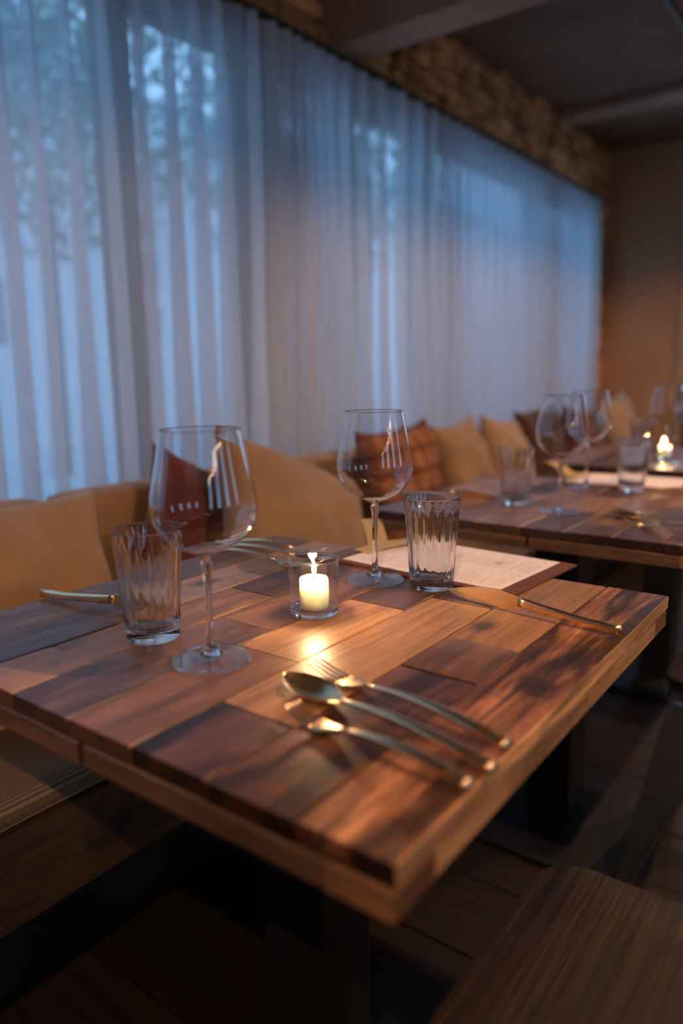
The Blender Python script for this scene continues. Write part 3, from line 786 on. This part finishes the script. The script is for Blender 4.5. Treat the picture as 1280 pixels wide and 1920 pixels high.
# ------------------------------------------------------------------ menus
def menu(c, rz, label, seed):
    r = random.Random(seed); root = empty('menu', c, rz, label=label, cat='menu', group='menus on boards')
    obj('board', MB().box(-.156, .156, -.100, .100, .0004, .0042, .0012).mesh('board', M['leather']), root)
    obj('paper', MB().box(-.142, .132, -.090, .092, .0043, .0049).mesh('paper', M['paper']), root)
    k = MB(); z = .00505
    def dash(x, y0, y1, wd=.0009): k.box(x-wd/2, x+wd/2, y0, y1, z-.0002, z)
    # text rows run along local y; columns of a wine list
    x = -.125
    while x < .122:
        blk = int((x+.125)/.052) ; inb = ((x+.125) % .052)
        if inb < .006: x += .0035; continue
        for (ya, yb) in ((-.078, -.008), (.006, .080)):
            if r.random() < .88:
                y = ya; end = ya+(yb-ya)*r.uniform(.45, .95)
                while y < end:
                    l = r.uniform(.003, .011); dash(x, y, min(y+l, end), .0008); y += l+.0016
                if r.random() < .6: dash(x, yb-.006, yb, .0010)
        x += .0042
    obj('printed_text', k.mesh('printed_text', M['ink']), root)['kind'] = 'stuff'
    # small printed emblem near the head of the sheet
    obj('printed_emblem', MB().box(.060, .063, .028, .040, .0049, .0051).box(.066, .0672, .022, .046, .0049, .0051).box(.054, .0575, .031, .037, .0049, .0051).mesh('printed_emblem', plain('faded_brown_print', (.50, .30, .19), .8)), root)
    # folded strap at the left end
    s = MB()
    def strip(pts, wd):
        vs = []; fs = []
        for i, p in enumerate(pts):
            p = Vector(p); t_ = (Vector(pts[min(i+1, len(pts)-1)])-Vector(pts[max(i-1, 0)])); t_.z = 0; t_.normalize(); nn = Vector((-t_.y, t_.x, 0))*wd/2
            vs += [p-nn, p+nn, p+nn+Vector((0, 0, .0015)), p-nn+Vector((0, 0, .0015))]
        for i in range(len(pts)-1):
            for k_ in range(4): k2 = (k_+1) % 4; fs.append((i*4+k_, i*4+k2, (i+1)*4+k2, (i+1)*4+k_))
        fs += [(0, 1, 2, 3), tuple(4*(len(pts)-1)+q_ for q_ in (3, 2, 1, 0))]; s.add(vs, fs)
    strip([(-.225, .078, .030), (-.200, .058, .026), (-.170, .030, .014), (-.146, .004, .0062)], .034)
    strip([(-.143, -.042, .0062), (-.139, -.008, .0085), (-.130, .030, .0095), (-.122, .066, .0066)], .034)
    obj('strap', s.mesh('strap', M['strap']), root)
    return root
menu((-.5230, .9740, TZ), math.radians(-4.5), 'cream menu on a brown board, overhanging the far edge of the foreground table', 1)
menu((-.5400, 1.9560, TZ), math.radians(4), 'blurred cream menu on the second table behind its tumbler', 2)

# ------------------------------------------------------------------ chairs
def rounded_rect(w_, d_, r_, n=6):
    P = []
    for cx, cy2, a0 in ((w_/2-r_, d_/2-r_, 0), (-w_/2+r_, d_/2-r_, 90), (-w_/2+r_, -d_/2+r_, 180), (w_/2-r_, -d_/2+r_, 270)):
        for i in range(n+1): a = math.radians(a0+90*i/n); P.append((cx+r_*math.cos(a), cy2+r_*math.sin(a)))
    return P
def slab(P, layers):
    k = MB(); n = len(P); vs = []; fs = []
    for z, sc_ in layers: vs += [(x*sc_, y*sc_, z) for x, y in P]
    for i in range(len(layers)-1):
        for j in range(n): j2 = (j+1) % n; fs.append((i*n+j, i*n+j2, (i+1)*n+j2, (i+1)*n+j))
    fs.append(tuple(range(n))[::-1]); fs.append(tuple((len(layers)-1)*n+j for j in range(n))); return k.add(vs, fs)
def chair(loc, label):
    root = empty('metal_stool', loc, label=label, cat='stool', group='metal stools with wooden seats')
    W, Dp = .34, .345; P = rounded_rect(W, Dp, .055)
    o = autosmooth(obj('seat', slab(P, [(.444, .985), (.447, 1.0), (.459, 1.0), (.4625, .975), (.4625, .6)]).mesh('seat', M['seat_wood']), root)); o.color = (.020, .0105, .006, .35)
    P2 = rounded_rect(W-.012, Dp-.012, .05)
    autosmooth(obj('apron', slab(P2, [(.412, 1.02), (.418, 1.0), (.4435, 1.0)]).mesh('apron', M['gun']), root))
    for sx_ in (-1, 1):
        for sy2 in (-1, 1):
            k = MB(); vs = []; fs = []; tp = Vector((sx_*(W/2-.018), sy2*(Dp/2-.018), .43)); bt = Vector((sx_*(W/2+.055), sy2*(Dp/2+.052), .004))
            for i in range(7):
                u = i/6; c = tp.lerp(bt, u); wd = .098*(1-u)**1.15+.022; tk = .002
                ax_, ay_ = Vector((-sx_*wd, 0, 0)), Vector((0, -sy2*wd, 0)); nx, ny = Vector((0, -sy2*tk, 0)), Vector((-sx_*tk, 0, 0))
                vs += [c+ax_, c+ax_*.2, c, c+ay_*.2, c+ay_, c+ay_+ny, c+nx+ny, c+ax_+nx]
            for i in range(6):
                for j in range(8): j2 = (j+1) % 8; fs.append((i*8+j, i*8+j2, (i+1)*8+j2, (i+1)*8+j))
            fs += [tuple(range(8)), tuple(48+j for j in range(8))]
            k.add(vs, fs)
            for e_ in (0, 4):
                k.tube([vs[i*8+e_] for i in range(7)], .0055, 8)
            lg = autosmooth(obj('leg', k.mesh('leg', M['gun']), root))
            obj('foot_cap', MB().box(bt.x-.016, bt.x+.016, bt.y-.016, bt.y+.016, 0.0005, .014, .003).mesh('foot_cap', M['black']), lg)
    # cross brace below the seat
    for s1 in (-1, 1):
        obj('brace', MB().tube([(-.175, -.175*s1, .26), (0, 0, .262+.006*s1), (.175, .175*s1, .26)], .0055, 8).mesh('brace', M['gun'], True), root)
    return root
chair((-.118, .622, 0), 'dark grained wooden stool seat in the lower right corner, under the foreground table')
chair((-.142, 1.585, 0), 'metal stool with a wooden seat at the second table, cut by the right edge')

# ------------------------------------------------------------------ lamps (outside the frame) and ceiling conduit
def pendant(x, y, label):
    root = empty('pendant_lamp', (x, y, PEND_Z), label=label, cat='lamp', group='black pendant lamps above the aisle')
    ro, ri = [(.17, -.0425), (.168, 0), (.15, .06), (.10, .11), (.035, .13), (.02, .15), (0, .152)], None
    prof = ro + [(r*.985 if r > .03 else r, z-.003) for r, z in ro[::-1][1:]]
    prof = ro[:-1] + [(.0, .150)] + [(0, .147)] + [(r-.002, z-.003) for r, z in ro[:-1][::-1]]
    obj('shade', MB().lathe(prof, 40, closed=False).mesh('shade', M['black'], True), root)
    obj('cord', MB().tube([(0, 0, .15), (0, 0, CZ-PEND_Z)], .003, 6).mesh('cord', M['black']), root)
    obj('socket', MB().lathe([(0, .147), (.018, .147), (.018, .06), (0, .06)], 16).mesh('socket', M['rail'], True), root)
    ld = bpy.data.lights.new('bulb_light', 'POINT'); ld.energy = PEND_W; ld.color = WARM; ld.shadow_soft_size = .012
    lo = bpy.data.objects.new('bulb_light', ld); COL.objects.link(lo); lo.parent = root; lo.location = (0, 0, 0)
for (x, y), wd in zip(PENDANTS, ('behind the camera', 'beside the foreground table', 'beside the second table', 'nearest the end wall')):
    pendant(x, y, 'black dome pendant lamp over the aisle, ' + wd)
for i in range(8):
    b_ = empty('bare_bulb', (3.2, -1.6+.42*i, 1.95), label='small bare bulb hanging over the bar on the far right side', cat='bulb', group='row of bare bulbs over the bar')
    obj('globe', MB().lathe([(0, -.03), (.02, -.022), (.028, 0), (.02, .025), (.011, .04), (0, .042)], 14).mesh('globe', M['bulb'], True), b_)
    obj('cord', MB().tube([(0, 0, .04), (0, 0, CZ-1.95)], .003, 6).mesh('cord', M['black']), b_)
cd = empty('ceiling_conduit', (-.90, 3.0, 2.476), label='thin metal conduit under the ceiling at the top right corner', cat='conduit')
obj('pipe', MB().tube([(0, -4, 0), (0, 2.4, 0)], .009, 8).mesh('pipe', M['rail'], True), cd)
for yy in (-3, -1.5, 0, 1.5): obj('clip', MB().box(-.014, .014, yy-.01, yy+.01, -.011, .0135).mesh('clip', M['gun']), cd)
bpy.context.view_layer.update()
